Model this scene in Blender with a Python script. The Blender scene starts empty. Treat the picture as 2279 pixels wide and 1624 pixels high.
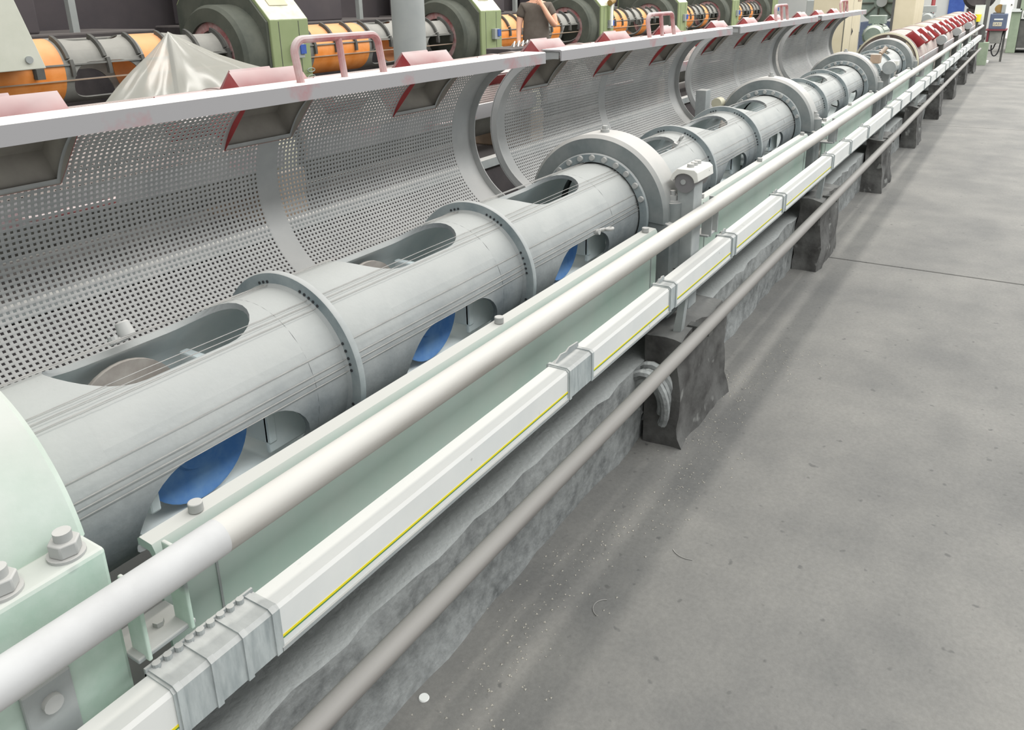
import bpy, math, random
from mathutils import Matrix, Vector
S = bpy.context.scene
COL = S.collection
R = math.radians
random.seed(7)

# ------------------------------------------------------------------ camera
cam_d = bpy.data.cameras.new('camera'); cam = bpy.data.objects.new('camera', cam_d); COL.objects.link(cam)
CX, CY, FPX = 1139.5, 594.0, 1769.71           # principal point and focal length in pixels of the 2279x1624 frame
right = Vector((0.53166, -0.84671, -0.01904)); down = Vector((-0.28102, -0.15580, -0.94697)); fwd = Vector((0.79902, 0.50882, -0.32083))
fwd.normalize(); right = (right - right.dot(fwd)*fwd).normalized(); down = fwd.cross(right)
m = Matrix.Identity(4)
for i in range(3):
    m[i][0] = right[i]; m[i][1] = -down[i]; m[i][2] = -fwd[i]
m[0][3], m[1][3], m[2][3] = 0, 0, 1.5
cam.matrix_world = m
cam_d.sensor_width = 36; cam_d.lens = FPX/2279*36; cam_d.shift_y = (CY-812)/2279
cam_d.clip_start = .02; cam_d.clip_end = 200
S.camera = cam

# ------------------------------------------------------------------ light: daylight of the hall, two long light bands under the roof
W = bpy.data.worlds.new('hall_daylight'); S.world = W; W.use_nodes = True
bg = W.node_tree.nodes['Background']; bg.inputs[0].default_value = (.95, .98, 1.0, 1); bg.inputs[1].default_value = .86
def band(name, y, z, w, power, col, x0=-3, x1=27):
    l = bpy.data.lights.new(name, 'AREA'); l.shape = 'RECTANGLE'; l.size = x1-x0; l.size_y = w; l.energy = power; l.color = col
    o = bpy.data.objects.new(name, l); COL.objects.link(o); o.location = ((x0+x1)/2, y, z)
    return o
band('roof_light_band', 2.05, 7, .32, 900, (1, .97, .92), 1, 30)
band('roof_light_band', -3.6, 7, 1.6, 1500, (.97, .99, 1))
band('roof_light_band', 7.2, 7, .6, 600, (1, .96, .9))
band('far_floor_fill', -1.0, 7, 1.5, 900, (1, .98, .94), 9, 33)  # added overhead band standing in for daylight from the far door
S.view_settings.view_transform = 'Standard'; S.view_settings.look = 'None'; S.view_settings.gamma = 1
S.view_settings.use_curve_mapping = False; S.view_settings.exposure = 0

# ------------------------------------------------------------------ materials
def srgb(r, g, b): return tuple(((c/255)/12.92 if c/255 <= .04045 else ((c/255+.055)/1.055)**2.4) for c in (r, g, b)) + (1,)
MATS = {}
def mat(name, c1, c2=None, scale=6, rough=.7, metal=0, dust=None, dust_amt=.5, bump=.0, bscale=60, spec=.4, speck=None, stretch=None, lo=.35, hi=.65, fine=0, dlo=.15):
    """noise-mottled surface; dust = colour that lies on the faces that look up"""
    M = bpy.data.materials.new(name); M.use_nodes = True; nt = M.node_tree; N = nt.nodes; L = nt.links
    b = N['Principled BSDF']; b.inputs['Roughness'].default_value = rough; b.inputs['Metallic'].default_value = metal
    b.inputs['Specular IOR Level'].default_value = spec
    tc = N.new('ShaderNodeTexCoord'); co = tc.outputs['Object']
    if stretch:
        mp = N.new('ShaderNodeMapping'); mp.inputs['Scale'].default_value = stretch; L.new(co, mp.inputs['Vector']); co = mp.outputs[0]
    c2 = c2 or c1
    nz = N.new('ShaderNodeTexNoise'); nz.inputs['Scale'].default_value = scale; nz.inputs['Detail'].default_value = 6; nz.inputs['Roughness'].default_value = .62
    L.new(co, nz.inputs['Vector'])
    rp = N.new('ShaderNodeValToRGB'); rp.color_ramp.elements[0].position = lo; rp.color_ramp.elements[1].position = hi
    rp.color_ramp.elements[0].color = c1; rp.color_ramp.elements[1].color = c2
    L.new(nz.outputs[0], rp.inputs[0]); out = rp.outputs[0]
    if speck:
        vz = N.new('ShaderNodeTexNoise'); vz.inputs['Scale'].default_value = speck[1]; vz.inputs['Detail'].default_value = 2; L.new(co, vz.inputs['Vector'])
        vr = N.new('ShaderNodeValToRGB'); vr.color_ramp.elements[0].position = speck[2]; vr.color_ramp.elements[1].position = speck[2]+.06
        L.new(vz.outputs[0], vr.inputs[0])
        mx = N.new('ShaderNodeMix'); mx.data_type = 'RGBA'; L.new(vr.outputs[0], mx.inputs['Factor']); L.new(out, mx.inputs['A']); mx.inputs['B'].default_value = speck[0]
        out = mx.outputs['Result']
    if fine:
        fz = N.new('ShaderNodeTexNoise'); fz.inputs['Scale'].default_value = 70; fz.inputs['Detail'].default_value = 5; fz.inputs['Roughness'].default_value = .75; L.new(co, fz.inputs['Vector'])
        fm = N.new('ShaderNodeMapRange'); L.new(fz.outputs[0], fm.inputs[0]); fm.inputs[1].default_value = .3; fm.inputs[2].default_value = .7; fm.inputs[3].default_value = 1-fine; fm.inputs[4].default_value = 1+fine
        fx = N.new('ShaderNodeVectorMath'); fx.operation = 'SCALE'; L.new(out, fx.inputs[0]); L.new(fm.outputs[0], fx.inputs['Scale']); out = fx.outputs[0]
    if dust:
        g = N.new('ShaderNodeNewGeometry'); sp = N.new('ShaderNodeSeparateXYZ'); L.new(g.outputs['Normal'], sp.inputs[0])
        n2 = N.new('ShaderNodeTexNoise'); n2.inputs['Scale'].default_value = 9; n2.inputs['Detail'].default_value = 5; L.new(co, n2.inputs['Vector'])
        ad = N.new('ShaderNodeMath'); ad.operation = 'MULTIPLY_ADD'; L.new(n2.outputs[0], ad.inputs[0]); ad.inputs[1].default_value = .5; L.new(sp.outputs[2], ad.inputs[2])
        mr = N.new('ShaderNodeMapRange'); L.new(ad.outputs[0], mr.inputs[0]); mr.inputs[1].default_value = dlo; mr.inputs[2].default_value = 1.0; mr.inputs[4].default_value = dust_amt
        mx = N.new('ShaderNodeMix'); mx.data_type = 'RGBA'; L.new(mr.outputs[0], mx.inputs['Factor']); L.new(out, mx.inputs['A']); mx.inputs['B'].default_value = dust
        out = mx.outputs['Result']
    L.new(out, b.inputs['Base Color'])
    if bump:
        bn = N.new('ShaderNodeTexNoise'); bn.inputs['Scale'].default_value = bscale; bn.inputs['Detail'].default_value = 4; L.new(co, bn.inputs['Vector'])
        bu = N.new('ShaderNodeBump'); bu.inputs['Strength'].default_value = bump; bu.inputs['Distance'].default_value = .004; L.new(bn.outputs[0], bu.inputs['Height']); L.new(bu.outputs[0], b.inputs['Normal'])
    MATS[name] = M
    return M
DUST = srgb(192, 188, 182)
mat('concrete', srgb(104, 103, 100), srgb(124, 122, 117), scale=1.8, rough=.85, bump=.22, bscale=55, speck=(srgb(96, 95, 92), 24, .68), fine=.12)
mat('joint', srgb(60, 60, 58), srgb(80, 80, 76), rough=.95)
mat('dirty_lit_concrete', srgb(92, 94, 93), srgb(138, 140, 138), scale=22, rough=.95, bump=.8, bscale=60, dust=srgb(184, 186, 183), dust_amt=1.0, lo=.3, hi=.6)  # dirt and dust; paler top, darker sides also carry the ledge's light and shade
mat('foot_concrete', srgb(58, 56, 54), srgb(92, 91, 88), scale=9, rough=.95, bump=.8, bscale=30, speck=(srgb(126, 126, 122), 12, .64), dust=srgb(128, 128, 125), dust_amt=.6)
mat('tube_steel', srgb(108, 115, 118), srgb(148, 152, 152), scale=4, rough=.8, metal=0, dust=srgb(174, 174, 169), dust_amt=.8, bump=.12, bscale=120, fine=.07)
mat('tube_inside', srgb(208, 218, 218), srgb(226, 230, 228), scale=6, rough=.8)  # pale inner paint, lightened further for light coming in through the slots
mat('flange_steel', srgb(112, 124, 127), srgb(146, 155, 156), scale=9, rough=.75, dust=DUST, dust_amt=.6)
mat('ring_steel', srgb(98, 107, 108), srgb(122, 129, 128), scale=8, rough=.8, dust=DUST, dust_amt=.9)
mat('bolt_steel', srgb(150, 152, 150), srgb(172, 172, 168), rough=.7, dust=DUST, dust_amt=.6)
mat('dark_hole', srgb(52, 54, 56), rough=.9)
mat('wire_steel', srgb(150, 148, 144), srgb(175, 172, 166), scale=30, rough=.5, metal=.3)
mat('pale_green', srgb(160, 186, 168), srgb(190, 206, 194), scale=7, rough=.75, dust=DUST, dust_amt=.75, speck=(srgb(130, 140, 136), 10, .64), bump=.1)
mat('panel_green', srgb(152, 178, 164), srgb(170, 190, 179), scale=2.5, rough=.75, dust=DUST, dust_amt=.9)
mat('grey_paint', srgb(132, 138, 138), srgb(158, 162, 160), scale=6, rough=.8, dust=DUST, dust_amt=.7)
mat('pipe_white', srgb(150, 145, 137), srgb(172, 168, 161), scale=4, rough=.6, dust=srgb(204, 201, 194), dust_amt=.7, speck=(srgb(160, 140, 124), 9, .74), stretch=(.5, 3, 3))
mat('pipe_grey', srgb(116, 112, 108), srgb(138, 134, 129), scale=5, rough=.65, dust=srgb(164, 160, 154), dust_amt=.5, stretch=(.3, 4, 4))
mat('duct_white', srgb(210, 212, 209), srgb(222, 222, 217), scale=4, rough=.5, dust=srgb(208, 205, 199), dust_amt=.8, speck=(srgb(150, 150, 148), 26, .72))
mat('duct_joint', srgb(142, 150, 150), srgb(180, 186, 184), scale=26, rough=.6, dust=DUST, dust_amt=.6, stretch=(2, 1, .4))
mat('yellow_line', srgb(226, 208, 40), rough=.5); mat('green_line', srgb(70, 140, 90), rough=.5)
mat('mesh_pink', srgb(164, 146, 141), srgb(178, 168, 160), scale=4, rough=.8)
mat('pipe_clean', srgb(178, 177, 175), srgb(192, 191, 189), scale=6, rough=.55)
mat('mesh_steel', srgb(152, 154, 153), srgb(172, 172, 170), scale=4, rough=.85, spec=.2, dust=srgb(196, 192, 186), dust_amt=.55)
mat('lip_paint', srgb(168, 112, 114), srgb(156, 153, 153), scale=3, rough=.7, dust=srgb(236, 228, 220), dust_amt=.95, lo=.34, hi=.46, dlo=.4)
mat('red_paint', srgb(150, 48, 52), srgb(168, 66, 66), scale=8, rough=.6, dust=srgb(198, 184, 180), dust_amt=.9)
mat('red_dusty', srgb(160, 88, 88), srgb(184, 160, 157), scale=9, rough=.65, dust=srgb(200, 188, 184), dust_amt=.9)
mat('hood_inside_lit', srgb(146, 140, 132), srgb(166, 160, 150), scale=8, rough=.85)  # inner hood faces, grey lightened in place of light entering the windows
mat('cream_strap', srgb(214, 208, 182), srgb(196, 190, 168), rough=.7)
mat('black_rubber', srgb(34, 34, 36), srgb(50, 50, 52), rough=.8)
mat('bobbin_blue', srgb(84, 136, 204), srgb(130, 170, 216), scale=12, rough=.55)
mat('bobbin_core', srgb(150, 142, 134), srgb(170, 164, 156), scale=20, rough=.8, stretch=(1, 20, 1))
mat('console_white', srgb(206, 204, 196), srgb(222, 220, 212), rough=.65, speck=(srgb(130, 130, 128), 40, .7))
mat('console_shade', srgb(120, 118, 118), rough=.8)
mat('orange_paint', srgb(226, 134, 52), srgb(240, 156, 84), scale=5, rough=.6, dust=srgb(236, 190, 150), dust_amt=.5)
mat('grey_tube', srgb(112, 112, 108), srgb(136, 136, 130), scale=4, rough=.7, dust=srgb(176, 172, 164), dust_amt=.5)
mat('dark_rib', srgb(74, 74, 72), srgb(96, 95, 90), rough=.7)
mat('olive_green', srgb(136, 148, 106), srgb(144, 155, 114), scale=3, rough=.65, dust=srgb(226, 224, 206), dust_amt=1.0, dlo=.6)
mat('dark_green', srgb(72, 76, 68), srgb(92, 94, 84), scale=3, rough=.75)
mat('beige_panel', srgb(200, 201, 186), srgb(208, 208, 194), scale=4, rough=.7, bump=.1, bscale=200)
mat('cabinet_beige', srgb(198, 188, 160), srgb(206, 196, 170), scale=3, rough=.6)
mat('column_grey', srgb(150, 154, 152), srgb(160, 163, 160), scale=3, rough=.6)
mat('dark_wall', srgb(76, 71, 74), srgb(90, 83, 84), scale=1, rough=.9)
mat('dark_machine', srgb(58, 54, 56), srgb(78, 72, 72), scale=2, rough=.8, dust=srgb(120, 114, 110), dust_amt=.6)
mat('far_wall', srgb(206, 208, 204), srgb(216, 216, 210), scale=1, rough=.9)
mat('blue_panel', srgb(56, 84, 158), srgb(68, 98, 172), rough=.6)
mat('motor_teal', srgb(104, 120, 110), srgb(124, 138, 128), scale=5, rough=.6, dust=srgb(190, 190, 180), dust_amt=.6)
mat('skin', srgb(226, 168, 138), srgb(236, 184, 156), rough=.55); mat('shirt', srgb(92, 84, 76), srgb(104, 96, 88), rough=.9); mat('trousers', srgb(60, 60, 70), rough=.9)
mat('hair', srgb(60, 44, 34), rough=.8)
mat('brown_paint', srgb(150, 128, 108), srgb(168, 146, 124), scale=10, rough=.7, dust=DUST, dust_amt=.5)
mat('terminal_blue', srgb(84, 94, 116), srgb(96, 106, 126), rough=.5); mat('label_white', srgb(206, 210, 206), rough=.5); mat('label_cream', srgb(196, 188, 164), rough=.5)
mat('table_red', srgb(120, 54, 62), rough=.6); mat('steel_dark', srgb(76, 76, 74), srgb(92, 92, 88), rough=.6); mat('brass', srgb(150, 120, 64), srgb(124, 96, 56), rough=.5)
mat('white_plain', srgb(232, 232, 226), rough=.6); mat('yellow_bright', srgb(238, 220, 50), rough=.5); mat('right_green', srgb(132, 146, 124), srgb(144, 156, 134), rough=.6)
mat('grit', srgb(190, 184, 170), srgb(150, 146, 138), scale=200, rough=.9)
# plastic film: thin, milky, glossy
def film():
    M = bpy.data.materials.new('plastic_film'); M.use_nodes = True; nt = M.node_tree; N = nt.nodes; L = nt.links
    N.remove(N['Principled BSDF']); out = N['Material Output']
    d = N.new('ShaderNodeBsdfDiffuse'); d.inputs[0].default_value = srgb(196, 194, 184); t = N.new('ShaderNodeBsdfTransparent'); g = N.new('ShaderNodeBsdfGlossy'); g.inputs['Roughness'].default_value = .22
    tl = N.new('ShaderNodeBsdfTranslucent'); tl.inputs[0].default_value = srgb(214, 212, 200)
    a = N.new('ShaderNodeMixShader'); a.inputs[0].default_value = .35; L.new(d.outputs[0], a.inputs[1]); L.new(tl.outputs[0], a.inputs[2])
    b = N.new('ShaderNodeMixShader'); b.inputs[0].default_value = .36; L.new(a.outputs[0], b.inputs[1]); L.new(t.outputs[0], b.inputs[2])
    c = N.new('ShaderNodeMixShader'); c.inputs[0].default_value = .07; L.new(b.outputs[0], c.inputs[1]); L.new(g.outputs[0], c.inputs[2])
    L.new(c.outputs[0], out.inputs[0]); MATS['plastic_film'] = M
film()

# ------------------------------------------------------------------ mesh helpers
def wloc(o):
    v = Vector((0, 0, 0))
    while o: v += o.location; o = o.parent
    return v
class MB:
    def __init__(s): s.v = []; s.f = []
    def add(s, vs, fs):
        n = len(s.v); s.v += [tuple(p) for p in vs]; s.f += [tuple(n+i for i in f) for f in fs]; return s
    def box(s, x0, x1, y0, y1, z0, z1):
        return s.add([(x0,y0,z0),(x1,y0,z0),(x1,y1,z0),(x0,y1,z0),(x0,y0,z1),(x1,y0,z1),(x1,y1,z1),(x0,y1,z1)],
                     [(3,2,1,0),(4,5,6,7),(0,1,5,4),(1,2,6,5),(2,3,7,6),(3,0,4,7)])
    def cyl(s, p0, p1, r0, r1=None, n=16, cap=True):
        r1 = r0 if r1 is None else r1; p0 = Vector(p0); p1 = Vector(p1); d = (p1-p0).normalized()
        a = d.orthogonal().normalized(); b = d.cross(a); vs = []
        for k in range(n):
            t = 2*math.pi*k/n; e = a*math.cos(t)+b*math.sin(t); vs += [p0+e*r0, p1+e*r1]
        fs = [(2*k, 2*((k+1)%n), 2*((k+1)%n)+1, 2*k+1) for k in range(n)]
        if cap: fs += [tuple(2*k for k in reversed(range(n))), tuple(2*k+1 for k in range(n))]
        return s.add(vs, fs)
    def sweep(s, pts, r, n=8, cap=True):
        pts = [Vector(p) for p in pts]; vs = []; a = None
        for i, p in enumerate(pts):
            d = (pts[min(i+1, len(pts)-1)]-pts[max(i-1, 0)]).normalized()
            a = d.orthogonal().normalized() if a is None else (a-d*a.dot(d)).normalized()
            b = d.cross(a); rr = r[i] if isinstance(r, (list, tuple)) else r
            vs += [p+(a*math.cos(2*math.pi*k/n)+b*math.sin(2*math.pi*k/n))*rr for k in range(n)]
        fs = []
        for i in range(len(pts)-1):
            for k in range(n): fs.append((i*n+k, i*n+(k+1)%n, (i+1)*n+(k+1)%n, (i+1)*n+k))
        if cap: fs += [tuple(reversed(range(n))), tuple((len(pts)-1)*n+k for k in range(n))]
        return s.add(vs, fs)
    def lathe(s, prof, c, n=48, a0=0, a1=360, closed=True):
        """profile of (x, r) about an axis along x through y, z = c; angles from the front (-y) upwards"""
        full = abs(a1-a0) >= 359.9; m_ = n if full else n+1; vs = []; P = len(prof)
        for k in range(m_):
            t = R(a0+(a1-a0)*k/n)
            for (x, r) in prof: vs.append((x, c[0]-r*math.cos(t), c[1]+r*math.sin(t)))
        fs = []
        for k in range(n):
            k2 = (k+1) % m_ if full else k+1
            for i in range(P if closed else P-1):
                j = (i+1) % P; fs.append((k*P+i, k*P+j, k2*P+j, k2*P+i))
        if not full and closed: fs += [tuple(reversed(range(P))), tuple(n*P+i for i in range(P))]
        return s.add(vs, fs)
    def prism(s, poly, axis, a, b):
        """polygon of the two other coordinates, extruded along axis from a to b"""
        def mk(t, p): return (t, p[0], p[1]) if axis == 'x' else ((p[0], t, p[1]) if axis == 'y' else (p[0], p[1], t))
        n = len(poly); vs = [mk(a, p) for p in poly]+[mk(b, p) for p in poly]
        return s.add(vs, [tuple(reversed(range(n))), tuple(range(n, 2*n))]+[(i, (i+1) % n, n+(i+1) % n, n+i) for i in range(n)])
    def build(s, name, material, parent=None, smooth=35, bevel=0, fix=True):
        o = Vector((0, 0, 0)) if parent is None else wloc(parent)
        me = bpy.data.meshes.new(name); me.from_pydata([(p[0]-o.x, p[1]-o.y, p[2]-o.z) for p in s.v], [], s.f)
        if fix:
            import bmesh
            bm = bmesh.new(); bm.from_mesh(me); bmesh.ops.recalc_face_normals(bm, faces=bm.faces); bm.to_mesh(me); bm.free()
        me.materials.append(MATS[material])
        if smooth: me.shade_smooth(); me.set_sharp_from_angle(angle=R(smooth))
        ob = bpy.data.objects.new(name, me); COL.objects.link(ob); ob.parent = parent
        if bevel:
            bv = ob.modifiers.new('bevel', 'BEVEL'); bv.width = bevel; bv.segments = 2; bv.limit_method = 'ANGLE'; bv.angle_limit = R(40)
        return ob
def tag(o, label, cat, group=None, kind=None):
    if label: o['label'] = label
    if cat: o['category'] = cat
    if group: o['group'] = group
    if kind: o['kind'] = kind
    return o
def thing(name, loc, label, cat, group=None):
    o = bpy.data.objects.new(name, None); COL.objects.link(o); o.location = loc; o.empty_display_size = .1
    return tag(o, label, cat, group)
def struct(o): o['kind'] = 'structure'; return o
def dup(root, loc=None, label=None, parent=None):
    c = root.copy(); COL.objects.link(c)
    if parent is not None: c.parent = parent
    if loc is not None: c.location = loc
    if label: c['label'] = label
    for ch in root.children: dup(ch, None, None, c)
    return c
def nut(mb, p, r, h, n=6, up=(0, 0, 1)):
    p = Vector(p); u = Vector(up); mb.cyl(p, p+u*h, r, r, n); return mb
YC, ZC, TR = 1.215, .78, .17          # axis of the near machine and radius of its tube
PER = 2.15
# ------------------------------------------------------------------ setting
fl = struct(MB().box(-4, 36, -6, 11, -.16, -.1).build('floor', 'joint', None, 0)); fl['label'] = 'grey concrete hall floor with dark joints between the slabs'
xs = [-4, 4.806, 10.47, 16.3, 22.0, 36]
for a, b in zip(xs[:-1], xs[1:]): MB().box(a+.006, b-.006, -6, 11, -.1, 0).build('concrete_slab', 'concrete', fl, 0, bevel=.004)
wl = struct(MB().box(-4, 36, 9.6, 9.8, -.1, 4.5).build('wall_left', 'dark_wall', None, 0)); wl['label'] = 'dark hall wall behind the orange machine'
wf = struct(MB().box(34, 34.2, -6, 9.6, -.1, 4.5).build('wall_far', 'far_wall', None, 0)); wf['label'] = 'pale wall at the far end of the hall'
MB().box(33.9, 34.0, 2.21, 2.72, 0, 2.8).build('panel_strip', 'blue_panel', wf, 0)
b = MB()
for k in range(700):
    x = random.uniform(.7, 3.4); y = .83+.05*math.sin(x*5)+random.gauss(0, .06)-.05*(x-1); s_ = random.uniform(.0018, .0048); h = s_*.6
    a = random.uniform(0, 6.28); pts = [(x+s_*math.cos(a+t), y+s_*math.sin(a+t), .0005) for t in (0, 2.1, 4.2)]+[(x, y, h)]
    b.add(pts, [(0, 1, 3), (1, 2, 3), (2, 0, 3), (2, 1, 0)])
tag(b.build('floor_grit', 'grit', None, 0), 'pale grit scattered on the floor along the low plinth', 'grit', kind='stuff')
tag(MB().cyl((1.06, .935, 0), (1.06, .935, .003), .0125, .011, 20).build('white_spot', 'white_plain', None, 30), 'small round white spot on the floor below the lower grey pipe', 'spot')  # flat white disc on the floor
# curled wire offcuts on the floor
for i, (x, y, r, a, sp, lab) in enumerate(((1.52, .70, .035, .4, 2.4, 'thin curled wire offcut on the floor beside the dark pipe shadow, nearer the bottom edge'), (1.86, .60, .05, 2.2, 1.4, 'thin curled wire offcut on the floor beside the dark pipe shadow, farther along'))):
    tag(MB().sweep([(x+r*math.cos(a+sp*t/12), y+r*math.sin(a+sp*t/12), .0015) for t in range(13)], .0011, 5).build('wire_offcut', 'wire_steel'), lab, 'wire')

# low plinth and concrete feet
def rough_block(name, x0, x1, y0, y1, z0, z1, nx, ny, nz, amp, material, parent=None, taper=0, seed=1):
    import bmesh
    from mathutils import noise
    bm = bmesh.new(); V = {}
    def vert(i, j, k):
        if (i, j, k) not in V:
            x = x0+(x1-x0)*i/nx; y = y0+(y1-y0)*j/ny; z = z0+(z1-z0)*k/nz
            t = taper*(1-k/nz); y -= t*(1-j/ny); x += t*(2*i/nx-1)
            d = noise.noise_vector(Vector((x*9+seed*7.3, y*9, z*9)))*amp
            if k == 0: d.z = 0
            V[(i, j, k)] = bm.verts.new((x+d.x, y+d.y, z+d.z))
        return V[(i, j, k)]
    for i in range(nx):
        for j in range(ny):
            for k in (0, nz): bm.faces.new((vert(i, j, k), vert(i+1, j, k), vert(i+1, j+1, k), vert(i, j+1, k)))
    for i in range(nx):
        for k in range(nz):
            for j in (0, ny): bm.faces.new((vert(i, j, k), vert(i+1, j, k), vert(i+1, j, k+1), vert(i, j, k+1)))
    for j in range(ny):
        for k in range(nz):
            for i in (0, nx): bm.faces.new((vert(i, j, k), vert(i, j+1, k), vert(i, j+1, k+1), vert(i, j, k+1)))
    bmesh.ops.recalc_face_normals(bm, faces=bm.faces)
    o = Vector((0, 0, 0)) if parent is None else wloc(parent)
    me = bpy.data.meshes.new(name); bm.to_mesh(me); bm.free(); me.transform(Matrix.Translation(-o)); me.materials.append(MATS[material]); me.shade_smooth(); me.set_sharp_from_angle(angle=R(50))
    ob = bpy.data.objects.new(name, me); COL.objects.link(ob); ob.parent = parent
    return ob
tag(rough_block('concrete_plinth', -1, 18.5, .965, 1.7, 0, .295, 260, 5, 5, .016, 'dirty_lit_concrete'), 'low dusty concrete plinth under the near machine', 'plinth')
far_lab = ['largest and nearest rough concrete foot under the dusty pipes, cable coil against it', 'second rough concrete foot along the pipes, where a floor joint starts', 'third rough concrete foot along the near machine', 'fourth rough concrete foot along the near machine, beside the second floor joint',
           'fifth rough concrete foot along the near machine', 'sixth rough concrete foot along the near machine', 'seventh rough concrete foot along the near machine, beside the third floor joint', 'eighth and farthest rough concrete foot of the near machine']
for k in range(8):
    x = 2.36+PER*k
    tag(rough_block('support_pedestal', x, x+.46, .84, .96, 0, .40, 10, 5, 9, .022, 'foot_concrete', None, .025, k), far_lab[k], 'concrete foot', 'concrete feet of the near machine')
# cable coil leaning on the first foot
t = thing('cable_coil', (2.3, .9, 0), 'dusty grey cable coil slumped against the nearest concrete foot behind the lower pipe', 'cable')
for j, (rr, dx) in enumerate(((.10, 0), (.085, -.02), (.07, -.045), (.095, -.06))):
    MB().sweep([(2.36+dx-.02*math.sin(a*1.0), .93+rr*.75*math.cos(a), .17+rr*1.25*math.sin(a)) for a in [R(-60+j*13)+R(17)*q for q in range(15)]], .016, 8).build('cable_loop', 'dirty_lit_concrete', t)

# ------------------------------------------------------------------ stranding tube of the near machine
SLOTS = (93.5, -26.5, 213.5)
def tube_section(x0, x1, xc, YC=YC, ZC=ZC, TR=TR, hl=.182, hwa=34.5, RX=.20, SLOTS=SLOTS):
    mb = MB(); hw = R(hwa)*TR; a_ = hl-hw; RT = R(60)*TR
    def grid(xa, xb, r, flip):
        n = 72; vs = []
        for x in (xa, xb): vs += [(x, YC-r*math.cos(2*math.pi*k/n), ZC+r*math.sin(2*math.pi*k/n)) for k in range(n)]
        fs = [(k, (k+1) % n, n+(k+1) % n, n+k) for k in range(n)]
        mb.add(vs, [tuple(reversed(f)) for f in fs] if flip else fs)
    for r, fl_ in ((TR, True), (TR-.012, False)):
        grid(x0, xc-RX, r, fl_); grid(xc+RX, x1, r, fl_)
    angs = sorted(set([2*math.pi*k/56 for k in range(56)]+[s1*math.atan2(RT, RX)+o1 for s1, o1 in ((1, 0), (-1, 2*math.pi), (-1, math.pi), (1, math.pi))]))
    def stad(c, s):
        if abs(s) > 1e-9 and abs(c*hw/abs(s)) <= a_: return hw/abs(s)
        return abs(c)*a_+math.sqrt(max(0, hw*hw-(a_*s)**2))
    def rect(c, s): return min(RX/abs(c) if abs(c) > 1e-9 else 9, RT/abs(s) if abs(s) > 1e-9 else 9)
    K = 6; n = len(angs)
    for th in SLOTS:
        rings = {}
        for r, fl_ in ((TR, False), (TR-.012, True)):
            vs = []
            for q in range(K+1):
                for p in angs:
                    c, s = math.cos(p), math.sin(p); d = stad(c, s)*(1-q/K)+rect(c, s)*q/K
                    t = R(th)+d*s/TR; vs.append((xc+d*c, YC-r*math.cos(t), ZC+r*math.sin(t)))
            fs = []
            for q in range(K):
                for k in range(n):
                    f = (q*n+k, q*n+(k+1) % n, (q+1)*n+(k+1) % n, (q+1)*n+k); fs.append(tuple(reversed(f)) if fl_ else f)
            mb.add(vs, fs); rings[r] = vs[:n]
        o_, i_ = rings[TR], rings[TR-.012]
        mb.add(o_+i_, [(k, n+k, n+(k+1) % n, (k+1) % n) for k in range(n)])
    return mb
tube = thing('stranding_tube', (.4, YC, ZC), 'long dusty grey slotted stranding tube of the near machine', 'machine tube')
secs = [tube_section(a, b, c).build('tube_section', 'tube_steel', tube, 40, fix=True) for a, b, c in ((.40, 1.04, .745), (1.04, 1.712, 1.40), (1.712, 2.5, 2.06))]
for o_ in secs:
    o_.data.materials.append(MATS['tube_inside'])
    for pg in o_.data.polygons:
        if all(math.hypot(o_.data.vertices[i].co.y, o_.data.vertices[i].co.z) < TR-.010 for i in pg.vertices): pg.material_index = 1
def flange(x):
    o = MB().lathe([(x, TR-.002), (x, .199), (x+.003, .2005), (x+.013, .2005), (x+.015, .199), (x+.015, TR-.002)], (YC, ZC), 96).build('flange', 'flange_steel', tube, 30)
    MB().lathe([(x-.007, TR-.001), (x, TR+.007), (x+.004, TR-.001)], (YC, ZC), 72).build('weld_bead', 'tube_steel', o, 60)
    b = MB()
    for a in (72, 68, 64, 60, 56, 27, 22, 17, 13, 9, 110, 106, 102, -15, -19, -23):
        p = Vector((x-.0015, YC-.181*math.cos(R(a)), ZC+.181*math.sin(R(a)))); b.cyl(p, p+Vector((.004, 0, 0)), .0032, n=8)
    b.build('guide_holes', 'dark_hole', o, 30)['kind'] = 'stuff'
    return o
fls = [flange(1.03), flange(1.70)]
for k in (1, 2, 3):
    for s in secs+fls:
        c = dup(s, s.location+Vector((PER*k, 0, 0)), None, tube)
# bobbins in their cradles, seen through the slots
def bobbin(xc):
    t = thing('wire_bobbin', (xc, YC, ZC), 'x', 'bobbin', 'bobbins inside the near tube')
    MB().cyl((xc, YC-.085, ZC), (xc, YC+.085, ZC), .062, n=32).build('winding', 'bobbin_core', t)
    for s in (-1, 1):
        f = MB(); y0 = YC+s*.088
        n = 40; pr = [(.0, .014), (.045, .014), (.05, .006), (.098, .006), (.104, .010), (.108, .010), (.108, 0), (0, 0)]
        vs = []; fs = []
        for k in range(n):
            a = 2*math.pi*k/n
            for (r, h) in pr: vs.append((xc+r*math.cos(a), y0+s*h, ZC+r*math.sin(a)))
        for k in range(n):
            for i in range(len(pr)-1): fs.append((k*8+i, k*8+i+1, ((k+1) % n)*8+i+1, ((k+1) % n)*8+i))
        f.add(vs, fs).build('bobbin_flange', 'bobbin_blue' if s < 0 else 'bobbin_core', t)
    return t
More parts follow.
